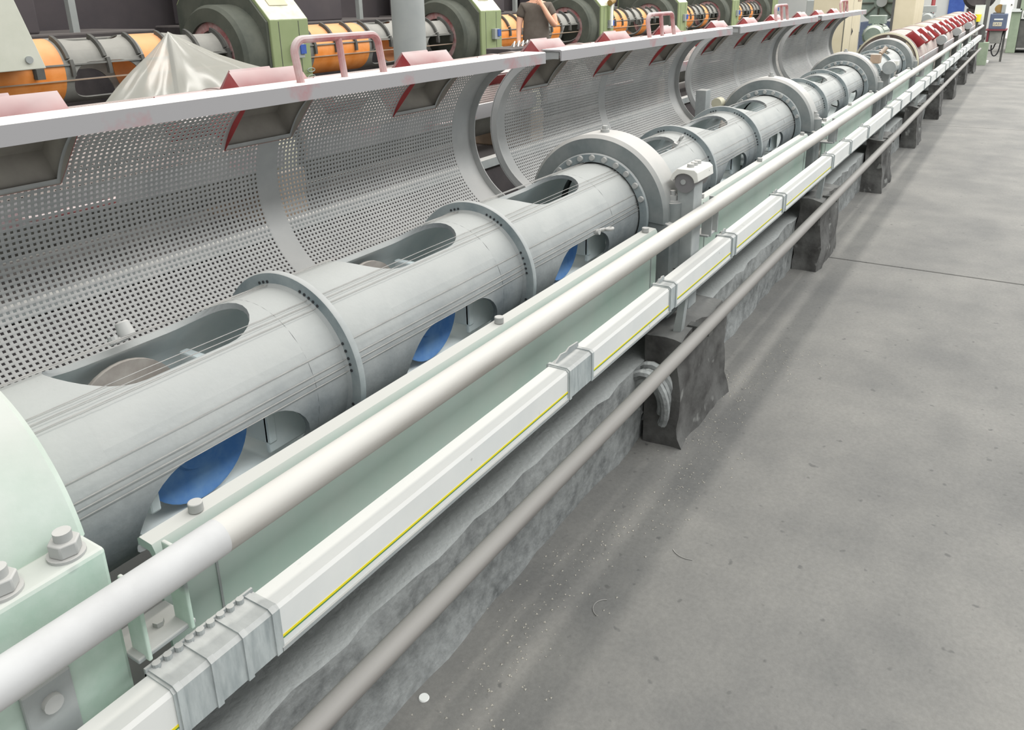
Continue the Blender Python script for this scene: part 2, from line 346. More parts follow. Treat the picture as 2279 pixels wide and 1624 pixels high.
def cradle(xc):
    t = thing('bobbin_cradle', (xc, YC, ZC), 'x', 'cradle', 'bobbin cradles inside the near tube')
    MB().box(xc+.115, xc+.135, YC-.12, YC+.12, ZC-.07, ZC+.07).build('end_plate', 'tube_inside', t, 0, bevel=.004)
    MB().box(xc-.135, xc-.115, YC-.12, YC+.12, ZC-.07, ZC+.05).build('end_plate', 'tube_inside', t, 0, bevel=.004)
    MB().box(xc-.14, xc+.25, YC+.106, YC+.118, ZC-.075, ZC+.02).build('side_bar', 'tube_inside', t, 0, bevel=.004)
    MB().box(xc+.115, xc+.25, YC-.118, YC-.106, ZC-.09, ZC+.03).build('side_bar', 'tube_inside', t, 0, bevel=.004)
    MB().box(xc-.14, xc+.25, YC-.11, YC+.11, ZC-.125, ZC-.115).build('floor_plate', 'tube_inside', t, 0)
    return t
b0, c0 = bobbin(.725), cradle(.745)
places = ['nearest tube section', 'tube section between the two plain flanges', 'tube section just before the big bearing ring']
for k in range(2):
    for i, x in enumerate((.745, 1.40, 2.06)):
        w = ['in the ', 'beyond the first big ring, like the ']
        lb = ['blue bobbin in the front slot of the nearest tube section', 'blue bobbin in the front slot of the second tube section', 'bluish bobbin in the third tube section',
              'bobbin in the section right after the first big ring', 'bobbin two sections after the first big bearing ring', 'bobbin in the tube section right before the second bearing ring'][k*3+i]
        if k+i == 0: b0['label'] = lb; c0['label'] = 'grey cradle' + lb[lb.index('bobbin')+6:] if False else 'pale grey bobbin cradle inside the nearest tube section'
        else:
            dup(b0, (x-.02+PER*k, YC, ZC), lb)
            dup(c0, (x+PER*k, YC, ZC), 'pale grey cradle holding the '+lb)
# drawn wires along the outside of the tube
wl_ = ['uppermost thin wire over the top of the tube', 'second thin wire over the top of the tube', 'third thin wire over the top of the tube', 'thin steel wire on the tube shoulder, highest of the three close together', 'thin steel wire on the tube shoulder, middle of the three close together', 'thin steel wire on the tube shoulder, lowest of the three close together',
       'single thin steel wire halfway up the tube flank', 'thin steel wire low on the tube flank, highest of the lower three', 'thin steel wire low on the tube flank, middle of the lower three', 'lowest thin steel wire on the tube flank, crossing the front slots']
for a, lb in zip((110, 106, 102, 64.5, 60.5, 56, 27, 17, 13, 9), wl_):
    p = []
    for i in range(34):
        x = .42+i*.25; r = .177-.003*abs(math.sin(x*4.6)); p.append((x, YC-r*math.cos(R(a)), ZC+r*math.sin(R(a))))
    tag(MB().sweep(p, .00085, 5).build('drawn_wire', 'wire_steel'), lb, 'wire', 'wires drawn along the near tube')
# small eyelets fixed at slots
def eyelet(xc, th, lab):
    c = Vector((xc, YC-(TR+.004)*math.cos(R(th)), ZC+(TR+.004)*math.sin(R(th)))); n = Vector((0, -math.cos(R(th)), math.sin(R(th)))); u = Vector((1, 0, 0)); w = n.cross(u)
    t = thing('guide_eyelet', c, lab, 'eyelet', 'wire guide eyelets on the near tube')
    MB().sweep([c-u*.03, c, c+u*.012+n*.012], .006, 8).build('stem', 'bolt_steel', t)
    if th > 100: MB().cyl(c+u*.004, c+u*.004+n*.03, .016, .012, 12).build('knob', 'bolt_steel', t, bevel=.003)
    q = c+u*.016+n*.026
    if th < 100: MB().sweep([q+(u*math.cos(a)+n*math.sin(a))*.011 for a in [math.pi*2*i/14 for i in range(15)]], .0045, 8).build('ring', 'bolt_steel', t)
    MB().cyl(c-u*.022-n*.004, c-u*.022+n*.010, .009, n=10).build('clamp_nut', 'bolt_steel', t)
eyelet(.735, 116, 'dust-covered guide knob on the far edge of the nearest top slot')
eyelet(2.15, 10, 'round eyelet on the front slot before the big bearing ring')
eyelet(3.02, 62, 'round eyelet at the top slot behind the big bearing ring')

# ------------------------------------------------------------------ bearing housings
def ring_profile(x0, x1, ro, ri, c=.012): return [(x0, ri), (x0, ro-c), (x0+c, ro), (x1-c, ro), (x1, ro-c), (x1, ri)]
def housing(x, label, green=False, first=False):
    t = thing('bearing_housing', (x, YC, .42), label, 'bearing housing', 'bearing housings of the near machine')
    rm = 'pale_green' if green else 'ring_steel'
    MB().lathe(ring_profile(x, x+.135, .268, .178), (YC, ZC), 96, -4, 184).build('bearing_cap', rm, t, 35)
    MB().lathe(ring_profile(x-.012, x, .206, .176, .004), (YC, ZC), 72).build('seal_ring', 'flange_steel', t, 35)
    MB().prism([(YC-.285, .42), (YC+.285, .42), (YC+.285, .76), (YC+.262, .77), (YC+.18, .77), (YC+.13, .66), (YC, .60), (YC-.13, .66), (YC-.18, .77), (YC-.262, .77), (YC-.285, .76)], 'x', x+.005, x+.13).build('pedestal', rm, t, 30, bevel=.006)
    for k, a in enumerate((20, 35, 50, 64, 78, 92, 106, 120, 135, 150)):
        p = Vector((x-.012, YC-.191*math.cos(R(a)), ZC+.191*math.sin(R(a)))); MB().cyl(p, p-Vector((.009, 0, 0)), .0105, .0095, 12).build('bolt', 'bolt_steel', t)
    MB().cyl((x+.07, YC, ZC+.266), (x+.07, YC, ZC+.278), .016, n=12).cyl((x+.07, YC, ZC+.278), (x+.07, YC, ZC+.29), .010, n=6).build('top_plug', 'bolt_steel', t)
    for s in (-1, 1):
        yb = YC+s*.262
        l = MB().cyl((x+.065, yb, .60), (x+.065, yb, .83), .036, n=24).build('lug', rm, t)
        MB().cyl((x+.065, yb, .83), (x+.065, yb, .836), .027, n=20).cyl((x+.065, yb, .836), (x+.065, yb, .853), .019, n=6).cyl((x+.065, yb, .853), (x+.065, yb, .868), .010, n=12).build('lug_nut', 'bolt_steel', l)
    return t
h = housing(2.462, 'big dusty bearing ring on the near tube, beside the small console post')
for k, lb in ((1, 'second big bearing ring on the near tube, two bolts on its dark face'), (2, 'third bearing ring on the near tube, beside the brown valve block'), (3, 'fourth bearing ring, at the start of the red closed covers')):
    dup(h, h.location+Vector((PER*k, 0, 0)), lb)
# pale green housing at the bottom left corner
t = thing('pillow_block', (.1, YC, .42), 'pale green bearing block with two big nuts in the lower left corner', 'bearing housing')
MB().lathe(ring_profile(.02, .445, .262, .172, .01), (YC, ZC), 120, 12, 168).build('bearing_cap', 'pale_green', t, 35)
MB().box(-.1, .437, .905, .962, .44, .843).build('front_block', 'pale_green', t, 0, bevel=.006)
MB().box(-.1, .43, 1.46, 1.52, .44, .843).build('rear_block', 'pale_green', t, 0, bevel=.006)
MB().box(-.1, .425, .962, 1.46, .42, .58).build('saddle', 'pale_green', t, 0)
for x in (.403, .325, .2, .08):
    MB().cyl((x, .934, .843), (x, .934, .847), .023, n=24).build('washer', 'bolt_steel', t)
    n_ = MB().cyl((x, .934, .847), (x, .934, .866), .0195, n=6).build('nut', 'bolt_steel', t, 20, bevel=.002)
    MB().cyl((x, .934, .866), (x, .934, .878), .011, n=16).build('stud', 'bolt_steel', n_)
MB().box(.30, .36, .896, .905, .60, .72).build('cover_plate', 'grey_paint', t, 0, bevel=.003)
MB().cyl((.33, .896, .69), (.33, .888, .69), .012, n=14).build('bolt', 'bolt_steel', t)
# ------------------------------------------------------------------ guard panels between housings, with bolts
def panel(x0, x1, label):
    t = thing('side_guard', (x0, .95, .44), label, 'panel', 'green guard panels of the near machine')
    MB().prism([(.95, .44), (.95, .756), (.956, .767), (.985, .769), (.99, .765), (.99, .755), (.965, .753), (.956, .74), (.956, .44)], 'x', x0, x1).build('sheet', 'panel_green', t, 30)
    for x in (x0+.085, (x0+x1)/2, x1-.06): MB().cyl((x, .968, .768), (x, .968, .784), .0115, .0112, 16).build('bolt', 'bolt_steel', t, 30, bevel=.0015)
    for x in (x0+.09, x1-.05): MB().box(x, x+.004, .948, .9505, .44, .72).build('seam', 'grey_paint', t, 0)
    return t
panel(.524, 2.392, 'pale green guard panel behind the thick white pipe, nearest of the row')
for k, lb in ((1, 'guard panel beyond the console post, second of the row'), (2, 'guard panel beyond the second bearing ring, third of the row'), (3, 'guard panel before the red covers, fourth of the row')): panel(2.78+PER*(k-1), 2.37+PER*k, lb)
for k, lb in enumerate(('guard panel under the first red closed cover', 'guard panel under the second red closed cover', 'guard panel under the third red closed cover', 'guard panel under the fourth red closed cover')): panel(9.2+PER*k, 9.2+PER*k+1.8, lb)
tag(MB().box(-.5, 18.5, .97, 1.58, .41, .47).build('machine_bed', 'grey_paint', None, 0), 'grey steel bed that carries the near machine on its concrete feet', 'machine bed')

# ------------------------------------------------------------------ pipes
P1Y, P1Z = .847, .80
t = thing('handrail_pipe', (0, P1Y, P1Z), 'thick whitish pipe running the whole length of the near machine', 'pipe')
MB().sweep([(-.6+i*.5, P1Y, P1Z) for i in range(39)]+[(18.6, P1Y, P1Z)], .0262, 32).build('tube', 'pipe_white', t, 40)
MB().sweep([(-.6, P1Y, P1Z), (.56, P1Y, P1Z)], .0266, 32).build('sleeve', 'pipe_clean', t, 40)
for k in range(9):
    x = .50+(2.27 if k == 1 else 0)+(2.27+PER*(k-1) if k > 1 else 0)
    pb = MB().box(x+.012, x+.018, .872, .91, .665, .80).build('bracket', 'pale_green' if k == 0 else 'grey_paint', t, 0, bevel=.002)
    MB().box(x-.055, x-.049, .872, .91, .665, .79).build('bracket', 'pale_green' if k == 0 else 'grey_paint', t, 0, bevel=.002)
    MB().box(x-.065, x+.025, .88, .952, .664, .672).build('foot_plate', 'grey_paint', pb, 0, bevel=.002)
    MB().cyl((x-.01, .915, .672), (x-.01, .915, .679), .008, n=6).build('screw', 'bolt_steel', pb)
P2Y, P2Z = .781, .43
t = thing('conduit_pipe', (0, P2Y, P2Z), 'thinner grey pipe low in front of the concrete feet', 'pipe')
MB().sweep([(-.4+i*.5, P2Y, P2Z) for i in range(37)], .0212, 24).build('tube', 'pipe_grey', t, 40)
for k in range(8): MB().box(2.48+PER*k, 2.52+PER*k, P2Y, .86, .38, .41).build('bracket', 'steel_dark', t, 0, bevel=.002)

# ------------------------------------------------------------------ cable duct
DY0, DY1, DZ0, DZ1 = .8177, .874, .574, .65
t = thing('cable_duct', (0, .846, .574), 'white rectangular cable duct with grey joint clamps below the thick pipe', 'cable duct')
ends = [-.3, .437]; joints = [(.437, .618), (1.523, 1.66), (2.175, 2.25), (2.785, 2.835), (3.51, 3.59), (4.54, 4.60), (5.05, 5.16)]
joints += [(a+PER*k, b+PER*k) for k in (1, 2, 3, 4, 5) for a, b in ((3.51, 3.59), (4.54, 4.60), (5.05, 5.16)) if True]
joints = sorted(set(round(a, 3) for a, _ in joints)); jw = {.437: .181, 1.523: .137}
prof = lambda e: [(DY0-e, DZ0-e*.5), (DY0-e, DZ1-.006+e), (DY0+.005-e*.3, DZ1+e), (DY1-.004+e, DZ1+e), (DY1+e, DZ1-.004+e), (DY1+e, DZ0-e*.5)]
xprev = -.4
for j, a in enumerate(joints+[18.2]):
    MB().prism(prof(0), 'x', xprev, a+.004).build('duct_lid', 'duct_white', t, 30)
    if a < 5:
        MB().box(xprev, a, DY0-.0008, DY0+.001, .5915, .596).build('yellow_line', 'yellow_line', t, 0)
        MB().box(xprev, a, DY0-.0008, DY0+.001, .5895, .592).build('green_line', 'green_line', t, 0)
    MB().box(xprev, a, DY0-.004, DY0+.004, .570, .577).build('base_rail', 'grey_paint', t, 0)
    if a > 18: break
    w = jw.get(a, .065)
    cl = MB().prism(prof(.0022), 'x', a, a+w).build('joint_clamp', 'duct_joint', t, 30)
    nb = 4 if w > .15 else 2
    for q in range(nb):
        xq = a+.004+(w-.02)*q/(nb-1); MB().prism(prof(.005), 'x', xq, xq+.010).build('clamp_rib', 'duct_joint', cl, 30)
    if a > .5:
        tb = MB().prism([(a+.004, DZ1), (a+w-.004, DZ1), (a+w-.006, DZ1+.017), (a+w*.62, DZ1+.02), (a+w*.5, DZ1+.014), (a+w*.3, DZ1+.018), (a+.012, DZ1+.006)], 'y', DY1-.016, DY1-.012).build('clamp_tab', 'grey_paint', cl, 0)
    else:
        for q in range(9): MB().cyl((a+.015+q*.0175, DY1-.004, DZ1+.002), (a+.015+q*.0175, DY1-.004, DZ1+.010), .006, n=10).build('cable_gland', 'grey_paint', cl)
        MB().box(a, a+w, DY1-.002, DY1+.002, DZ1-.01, DZ1+.009).build('back_strip', 'grey_paint', cl, 0)
    xprev = a+w-.004
for k in range(8): MB().prism([(.846, .575), (.866, .575), (.895, .36), (.865, .36)], 'x', 2.42+PER*k, 2.45+PER*k).build('support_bar', 'grey_paint', t, 0)
# ------------------------------------------------------------------ perforated guard covers
CR, CL = .29, 1.97
def perf(x0, x1, a0, a1, px, pa, holes):
    """square-punched curved sheet; a hole (i, j) is punched where holes(x, a) is true"""
    nx = max(1, round((x1-x0)/px)); na = max(1, round((a0-a1)/pa)); hx = .25; vs = []; fs = []; X = []; A = []
    for i in range(nx): c = x0+(i+.5)*(x1-x0)/nx; w = (x1-x0)/nx; X += [c-w*hx, c+w*hx]
    for j in range(na): c = a0+(j+.5)*(a1-a0)/na; w = (a1-a0)/na; A += [c-w*hx, c+w*hx]
    X = [x0]+X+[x1]; A = [a0]+A+[a1]; nA = len(A)
    for x in X:
        for a in A: vs.append((x, CR*math.cos(R(a)), CR*math.sin(R(a))))
    for i in range(len(X)-1):
        for j in range(nA-1):
            xm, am = (X[i]+X[i+1])/2, (A[j]+A[j+1])/2
            h = holes(xm, am)
            if h == 2 or (h and i % 2 == 1 and j % 2 == 1): continue
            fs.append((i*nA+j, i*nA+j+1, (i+1)*nA+j+1, (i+1)*nA+j))
    return MB().add(vs, fs)
HX = (.27, .93, 1.60)                     # hood positions along a cover
def holes(x, a):
    for h in HX:
        if h-.085 < x < h+.125 and 27 < a < 57: return 2
        if h-.10 < x < h+.14 and 25 < a < 59: return 0
    if x < .10 or x > CL-.11 or .955 < x < 1.02: return 0
    return 1 if a < 78 else 0
cv = thing('guard_cover', (.5, 1.463, 1.02), 'nearest open perforated guard cover, biggest in view, with a reddish handle', 'guard cover', 'perforated guard covers of the near machine')
cl = cv.location
def cbuild(mb, name, m_, parent=cv, smooth=35, bevel=0, fix=True):
    mb.v = [(p[0]+cl.x, p[1]+cl.y, p[2]+cl.z) for p in mb.v]; return mb.build(name, m_, parent, smooth, bevel, fix)
sheet = cbuild(perf(0, CL, 94, -86, .0138, 2.45, holes), 'perforated_sheet', 'mesh_steel', fix=False)
sd = sheet.modifiers.new('thickness', 'SOLIDIFY'); sd.thickness = .0016; sd.offset = 0
# lip, end bands and ribs
cbuild(MB().prism([(-.029, .258), (-.029, .294), (-.024, .297), (.055, .2975), (.058, .2935), (-.022, .290), (-.024, .258)], 'x', -.005, CL+.03), 'lip', 'lip_paint')
def arc_band(x0, x1, r0, r1, a0=93, a1=-86):
    mb = MB(); n = 40; vs = []
    for k in range(n+1):
        a = R(a0+(a1-a0)*k/n)
        for x, r in ((x0, r0), (x1, r0), (x1, r1), (x0, r1)): vs.append((x, r*math.cos(a), r*math.sin(a)))
    fs = [(k*4+i, k*4+(i+1) % 4, k*4+4+(i+1) % 4, k*4+4+i) for k in range(n) for i in range(4)]+[(0, 1, 2, 3), (n*4+3, n*4+2, n*4+1, n*4)]
    return mb.add(vs, fs)
for x0, x1 in ((0, .004), (CL-.004, CL)): cbuild(arc_band(x0, x1, CR-.026, CR+.004), 'end_rim', 'mesh_steel')
for x0, x1 in ((.004, .05), (CL-.05, CL-.004)): cbuild(arc_band(x0, x1, CR+.001, CR+.006), 'end_band', 'mesh_steel')
cbuild(arc_band(.965, 1.01, CR+.001, CR+.010, 23), 'rib', 'mesh_steel')
# hinge rail along the lower edge
cbuild(MB().box(0, CL, -.01, .03, -.312, -.288), 'hinge_rail', 'grey_paint', bevel=.003)
# handle
hp = []
for (x, z) in ((.875, .297), (.875, .372)): pass
def rail(pts, r): return MB().sweep(pts, r, 10)
N_ = 7
arc1 = [(.875+.03*(1-math.cos(R(90*i/N_))), .012, .365+.03*math.sin(R(90*i/N_))) for i in range(N_+1)]
arc2 = [(1.175-.03+.03*math.sin(R(90*i/N_)), .012, .365+.03*math.cos(R(90*i/N_))) for i in range(N_+1)]
hd = cbuild(rail([(.875, .0, .295)]+arc1+arc2+[(1.175, .0, .295)], .0098), 'handle', 'red_dusty')
cbuild(rail([(1.025, .0, .295), (1.025, .012, .395)], .009), 'handle_strut', 'red_dusty', hd)
# hoods over the windows
def polar(x, r, a): return (x, r*math.cos(R(a)), r*math.sin(R(a)))
for h in HX:
    x0, x1 = h-.095, h+.135; a0, a1 = 60, 24; r0, r1 = CR-.002, CR+.095
    o = []; vs = []; fs = []
    def quad(p): n = len(vs); vs.extend(p); fs.append((n, n+1, n+2, n+3))
    b0_, b1_ = 57, 31                                   # the outer face is a little shorter
    L = [polar(x, r, a) for x in (x0, x1) for r, a in ((r0, a0), (r1-.006, b0_), (r1-.02, b1_), (r0, a1))]
    vs.extend(L); fs += [(0, 1, 5, 4), (1, 2, 6, 5), (2, 3, 7, 6), (0, 3, 2, 1), (4, 5, 6, 7)]
    hb = cbuild(MB().add(vs, fs), 'hood', 'red_paint', bevel=0); hb.data.materials.append(MATS['hood_inside_lit'])
    sd = hb.modifiers.new('thickness', 'SOLIDIFY'); sd.thickness = .002; sd.offset = -1; sd.material_offset = 1
    p0 = [polar(x, r, a) for x in (x0+.01, x0+.14) for r, a in ((r1-.004, b0_-1), (r1+.004, b0_-1), (r1-.006, b1_+12), (r1-.014, b1_+12))]
    cbuild(MB().add(p0, [(0, 1, 2, 3), (7, 6, 5, 4), (0, 4, 5, 1), (1, 5, 6, 2), (2, 6, 7, 3), (3, 7, 4, 0)]), 'latch_plate', 'red_dusty', hb)
def repaint(c):                         # the closed covers keep their pinkish paint
    for ch in c.children:
        if ch.name.startswith(('perforated_sheet', 'rib', 'end_')):
            ch.material_slots[0].link = 'OBJECT'; ch.material_slots[0].material = MATS['mesh_pink']
covers = [cv]
for k, lb in ((1, 'open perforated guard cover behind the first big bearing ring'), (2, 'open perforated guard cover behind the second bearing ring'), (3, 'farthest open perforated guard cover, before the beige cabinet')):
    c = dup(cv, (.5+PER*k-.03*(k > 0), 1.463, 1.02), lb); covers.append(c)
for k, lb in enumerate(('nearest closed guard cover with red hoods, after the fourth bearing ring', 'second closed guard cover with red hoods', 'third closed guard cover with red hoods', 'farthest closed guard cover with red hoods')):
    c = dup(cv, (9.06+PER*k, YC, .795), lb); c.rotation_euler.x = R(90)
    for ch in list(c.children):
        if ch.name.startswith('handle'):
            for g in list(ch.children): bpy.data.objects.remove(g)
            bpy.data.objects.remove(ch)
    c['group'] = 'closed red-hooded guard covers of the near machine'; repaint(c)
    x = 9.06+PER*k
    for xx, m_ in ((x-.05, 'cream_strap'), (x-.015, 'black_rubber'), (x+CL+.02, 'cream_strap')):
        st = MB().lathe([(xx, .285), (xx, .302), (xx+.03, .302), (xx+.03, .285)], (YC, .795), 48, -10, 190).build('strap_ring', m_, c, 35)
        st.matrix_parent_inverse = Matrix.Rotation(R(-90), 4, 'X')
# the neighbouring machine with closed covers
for k, lb in enumerate(('closed pinkish cover of the neighbouring machine, behind the nearest open cover', 'closed pinkish cover of the neighbouring machine, behind the second open cover', 'closed pinkish cover of the neighbouring machine, behind the third open cover', 'closed pinkish cover of the neighbouring machine, behind the farthest open cover')):
    c = dup(cv, (.35+PER*k, 2.95, .86), lb); c.rotation_euler.x = R(90); c['group'] = 'closed covers of the neighbouring machine'; repaint(c)
t = thing('neighbour_bed', (-1, 2.95, 0), 'dark grey bed under the closed covers of the neighbouring machine', 'machine bed')
MB().box(-1, 9.5, 2.62, 3.28, 0, .55).build('bed', 'dark_machine', t, 0, bevel=.01)
MB().box(-1, 9.5, 2.60, 2.66, .55, .60).build('edge_rail', 'grey_paint', t, 0)
MB().lathe([(-1, .0), (-1, .2), (9.5, .2), (9.5, 0)], (2.95, .86), 32, closed=False).build('tube', 'grey_tube', t)
for k in range(5): MB().lathe(ring_profile(.2+PER*k, .32+PER*k, .268, .19), (2.95, .86), 48).build('bearing_ring', 'cream_strap', t)
for k in range(5): MB().box(.18+PER*k, .34+PER*k, 2.68, 3.22, .55, .80).build('pedestal', 'brown_paint', t, 0, bevel=.01)

# ------------------------------------------------------------------ small console on its post by the big ring
t = thing('control_console', (2.60, .90, .45), 'small dusty white push-button console on a grey post beside the big bearing ring', 'control box')
MB().prism([(.875, .45), (.935, .45), (.935, .90), (.875, .90)], 'x', 2.52, 2.60).build('post', 'grey_paint', t, 30, bevel=.003)
arch = [(.957, .912), (.948, .934), (.932, .950), (.873, .950), (.862, .941), (.858, .912), (.866, .908)]+[(.908-.036*math.cos(R(a)), .905+.030*math.sin(R(a))) for a in range(0, 181, 15)]+[(.952, .908)]
MB().prism(arch, 'x', 2.50, 2.655).build('box', 'console_white', t, 40, bevel=.002)
MB().cyl((2.51, .908, .902), (2.65, .908, .902), .034, n=28).build('round_core', 'console_shade', t)
MB().cyl((2.506, .912, .905), (2.511, .912, .905), .009, n=14).build('core_bolt', 'bolt_steel', t)
for q, xx in enumerate((2.545, 2.580, 2.615)): MB().cyl((xx, .902, .949), (xx, .902, .961), .0125, .0115, 16).build('push_button', 'bolt_steel', t, 35)
# second console with a brown block, by the third ring
t = thing('valve_block', (6.95, .93, .45), 'brown valve block and grey round box on a post beside the third bearing ring', 'valve')
MB().box(6.98, 7.06, .90, .97, .45, .90).build('post', 'grey_paint', t, 0, bevel=.004)
MB().cyl((6.90, .90, .93), (7.08, .90, .93), .05, n=28).build('round_box', 'grey_paint', t)
MB().box(6.94, 7.05, .848, .88, .94, .98).build('switch_plate', 'console_white', t, 0, bevel=.003)
MB().box(6.88, 6.97, .97, 1.04, .96, 1.03).build('block', 'brown_paint', t, 0, bevel=.005)
MB().cyl((6.96, .98, 1.03), (7.0, .95, 1.075), .016, n=16).build('plunger', 'brown_paint', t)
for k, lb in enumerate(('dark rounded post by the second closed red-hooded cover', 'dark rounded post by the third closed red-hooded cover', 'dark rounded post by the farthest closed red-hooded cover')):
    x = 10.95+PER*k; t = thing('switch_post', (x, .9, .45), lb, 'post', 'switch posts by the closed covers')
    MB().box(x, x+.08, .87, .93, .45, .92).build('post', 'steel_dark', t, 0, bevel=.004)
    MB().cyl((x-.03, .90, .93), (x+.12, .90, .93), .055, n=20).build('round_box', 'grey_paint', t)
# stub post between the second and third covers
t = thing('hinge_stop', (4.4, 1.52, .6), 'short square steel post between the second and third open covers', 'post')
MB().box(4.42, 4.50, 1.50, 1.56, .45, .985).build('post', 'grey_paint', t, 0, bevel=.003)
MB().cyl((4.55, 1.48, .90), (4.62, 1.48, .90), .03, n=16).build('knob', 'cream_strap', t)
# ------------------------------------------------------------------ background: orange stranding line
Y2, Z2, T2, HP = 6.85, .99, .265, 3.65
ot = thing('orange_stranding_tube', (2, Y2, Z2), 'long tube banded in orange and grey with ribs, behind the plastic sheet and the person', 'machine tube')
def obands(x):      # one bay starts where a housing ends
    for a, b_, m_ in ((-.1, .33, 'grey_tube'), (.33, 1.22, 'orange_paint'), (1.95, 2.22, 'orange_paint')):
        MB().lathe([(x+a, T2-.02), (x+a, T2), (x+b_, T2), (x+b_, T2-.02)], (Y2, Z2), 40).build('tube_band', m_, ot, 35)
    for a, b_ in ((1.22, 1.95), (2.22, 3.0)): tube_section(x+a, x+b_, x+(a+b_)/2, Y2, Z2, T2, .30, 36, .345, (100, -20, 220)).build('tube_band', 'grey_tube', ot, 35)
    for r_ in (.30, .62, .94, 1.24, 1.56, 1.88, 2.2, 2.5, 2.8):
        MB().lathe([(x+r_, T2-.01), (x+r_, T2+.035), (x+r_+.028, T2+.035), (x+r_+.028, T2-.01)], (Y2, Z2), 22, 22, 75).build('rib', 'dark_rib', ot, 35)
        MB().lathe([(x+r_+.02, T2-.01), (x+r_+.02, T2+.03), (x+r_+.05, T2+.03), (x+r_+.05, T2-.01)], (Y2, Z2), 8, -6, 20).build('rib', 'dark_rib', ot, 35)
    MB().box(x-.1, x+3.0, Y2-T2-.012, Y2-T2*.93, Z2+.055, Z2+.068).build('seam_rail', 'grey_tube', ot, 0)
    MB().box(x-.1, x+3.0, Y2-T2-.010, Y2-T2*.93, Z2-.066, Z2-.056).build('seam_rail', 'brown_paint', ot, 0)
for k in range(-1, 5): obands(6.1+HP*k)
hl_ = ['olive green housing nearest the plastic sheet on the orange line', 'olive green housing between the grey column and the person', 'olive green housing just right of the person, with a gauge', 'fourth olive green housing of the orange line', 'fifth olive green housing of the orange line', 'farthest olive green housing of the orange line']
hs = None
for k in range(6):
    x = 5.6+HP*k
    if hs is None:
        t = hs = thing('machine_housing', (x, 6.85, 0), hl_[0], 'machine housing', 'olive housings of the orange line')
        MB().prism([(6.3, 0), (6.3, 1.335), (6.86, 1.93), (7.3, 1.93), (7.7, 1.5), (7.7, 0)], 'x', x, x+.5).build('frame', 'olive_green', t, 20, bevel=.008)
        MB().prism([(6.33, 0), (6.33, 1.32), (6.87, 1.89), (7.28, 1.89), (7.66, 1.48), (7.66, 0)], 'x', x-.03, x+.01).build('side_plate', 'dark_green', t, 20)
        MB().lathe([(x-.30, .34), (x-.30, .47), (x-.26, .50), (x-.03, .50), (x-.03, .34)], (Y2, Z2), 56).build('guard_drum', 'dark_green', t, 35)
        MB().lathe([(x-.27, .26), (x-.27, .35), (x-.20, .35), (x-.20, .26)], (Y2, Z2), 56).build('inner_ring', 'red_dusty', t, 35)
        MB().box(x+.10, x+.107, 6.298, 6.303, .02, 1.32).build('door_seam', 'dark_green', t, 0)
        MB().box(x+.36, x+.367, 6.298, 6.303, .02, 1.32).build('door_seam', 'dark_green', t, 0)
        sb = MB().box(x+.24, x+.36, 6.24, 6.3, .96, 1.10).build('switch_box', 'column_grey', t, 0, bevel=.006)
        MB().box(x+.30, x+.37, 6.225, 6.24, 1.0, 1.09).build('blue_tag', 'blue_panel', sb, 0)
        for q in range(3): MB().sweep([(x+.45+.05*math.cos(a), 6.27, .83-.07*q+.02*math.sin(a)) for a in [2*math.pi*i/10 for i in range(11)]], .006, 5).build('cable_loop', 'motor_teal', t)
        pl = MB().prism([(6.42, 1.47), (6.72, 1.79), (6.718, 1.794), (6.418, 1.474)], 'x', x+.12, x+.36).build('top_hatch', 'cabinet_beige', t, 0)
    else: dup(hs, (x, 6.85, 0), hl_[k])
t = thing('gauge_tube', (13.2, 6.27, 1.2), 'tall white sight gauge with a brass cap on the housing right of the person', 'gauge')
MB().box(13.14, 13.26, 6.26, 6.3, .98, 1.36).build('back_plate', 'olive_green', t, 0); MB().cyl((13.2, 6.25, 1.0), (13.2, 6.25, 1.36), .03, n=12).build('glass_tube', 'white_plain', t); MB().cyl((13.12, 6.25, 1.38), (13.28, 6.25, 1.42), .05, n=12).build('cap', 'brass', t)
# beige hood over the near end of the orange line
t = thing('machine_hood', (2, 6.85, 1.04), 'pale grey-green sheet metal hood in the top left corner', 'machine hood')
MB().prism([(.6, 1.03), (3.36, 1.06), (3.02, 2.3), (.6, 2.3)], 'y', 6.28, 7.5).build('shell', 'beige_panel', t, 0, bevel=.006)
MB().cyl((3.24, 6.28, 1.13), (3.24, 6.262, 1.13), .027, n=16).build('bolt', 'column_grey', t)
for x in (2.75, 3.27): MB().box(x, x+.06, 6.26, 6.30, .98, 1.06).build('hinge', 'steel_dark', t, 0)
t = thing('orange_line_bed', (0, 6.85, 0), 'dark bed under the orange stranding line', 'machine bed')
for k in range(-2, 5): MB().box(6.12+HP*k, 5.56+HP*(k+1), 6.45, 7.25, 0, .62).build('bed', 'dark_machine', t, 0, bevel=.01)
# dark machines along the wall
dl = ['dark machine block against the hall wall, above the plastic sheet', 'dark machine block against the hall wall, left of the grey column', 'dark machine block against the hall wall, right of the grey column', 'dark machine block against the hall wall, behind the person', 'dark machine block against the wall, far along the orange line', 'farthest dark machine block against the hall wall']
for k in range(6):
    x = 2.2+4.2*k; t = thing('wall_machine', (x, 8.6, 0), dl[k], 'machine', 'dark machines along the wall')
    MB().box(x, x+3.4, 8.1, 9.3, 0, 1.25).build('body', 'dark_machine', t, 0, bevel=.02)
    MB().box(x+.3, x+2.2, 8.2, 9.3, 1.25, 2.6).build('upper_body', 'dark_wall', t, 0, bevel=.02)
    MB().box(x+.9, x+2.9, 8.0, 8.1, 1.12, 1.20).build('ledge', 'grey_tube', t, 0, bevel=.01)
    MB().box(x+2.5, x+2.57, 8.15, 8.22, 1.25, 1.6).build('post', 'column_grey', t, 0)
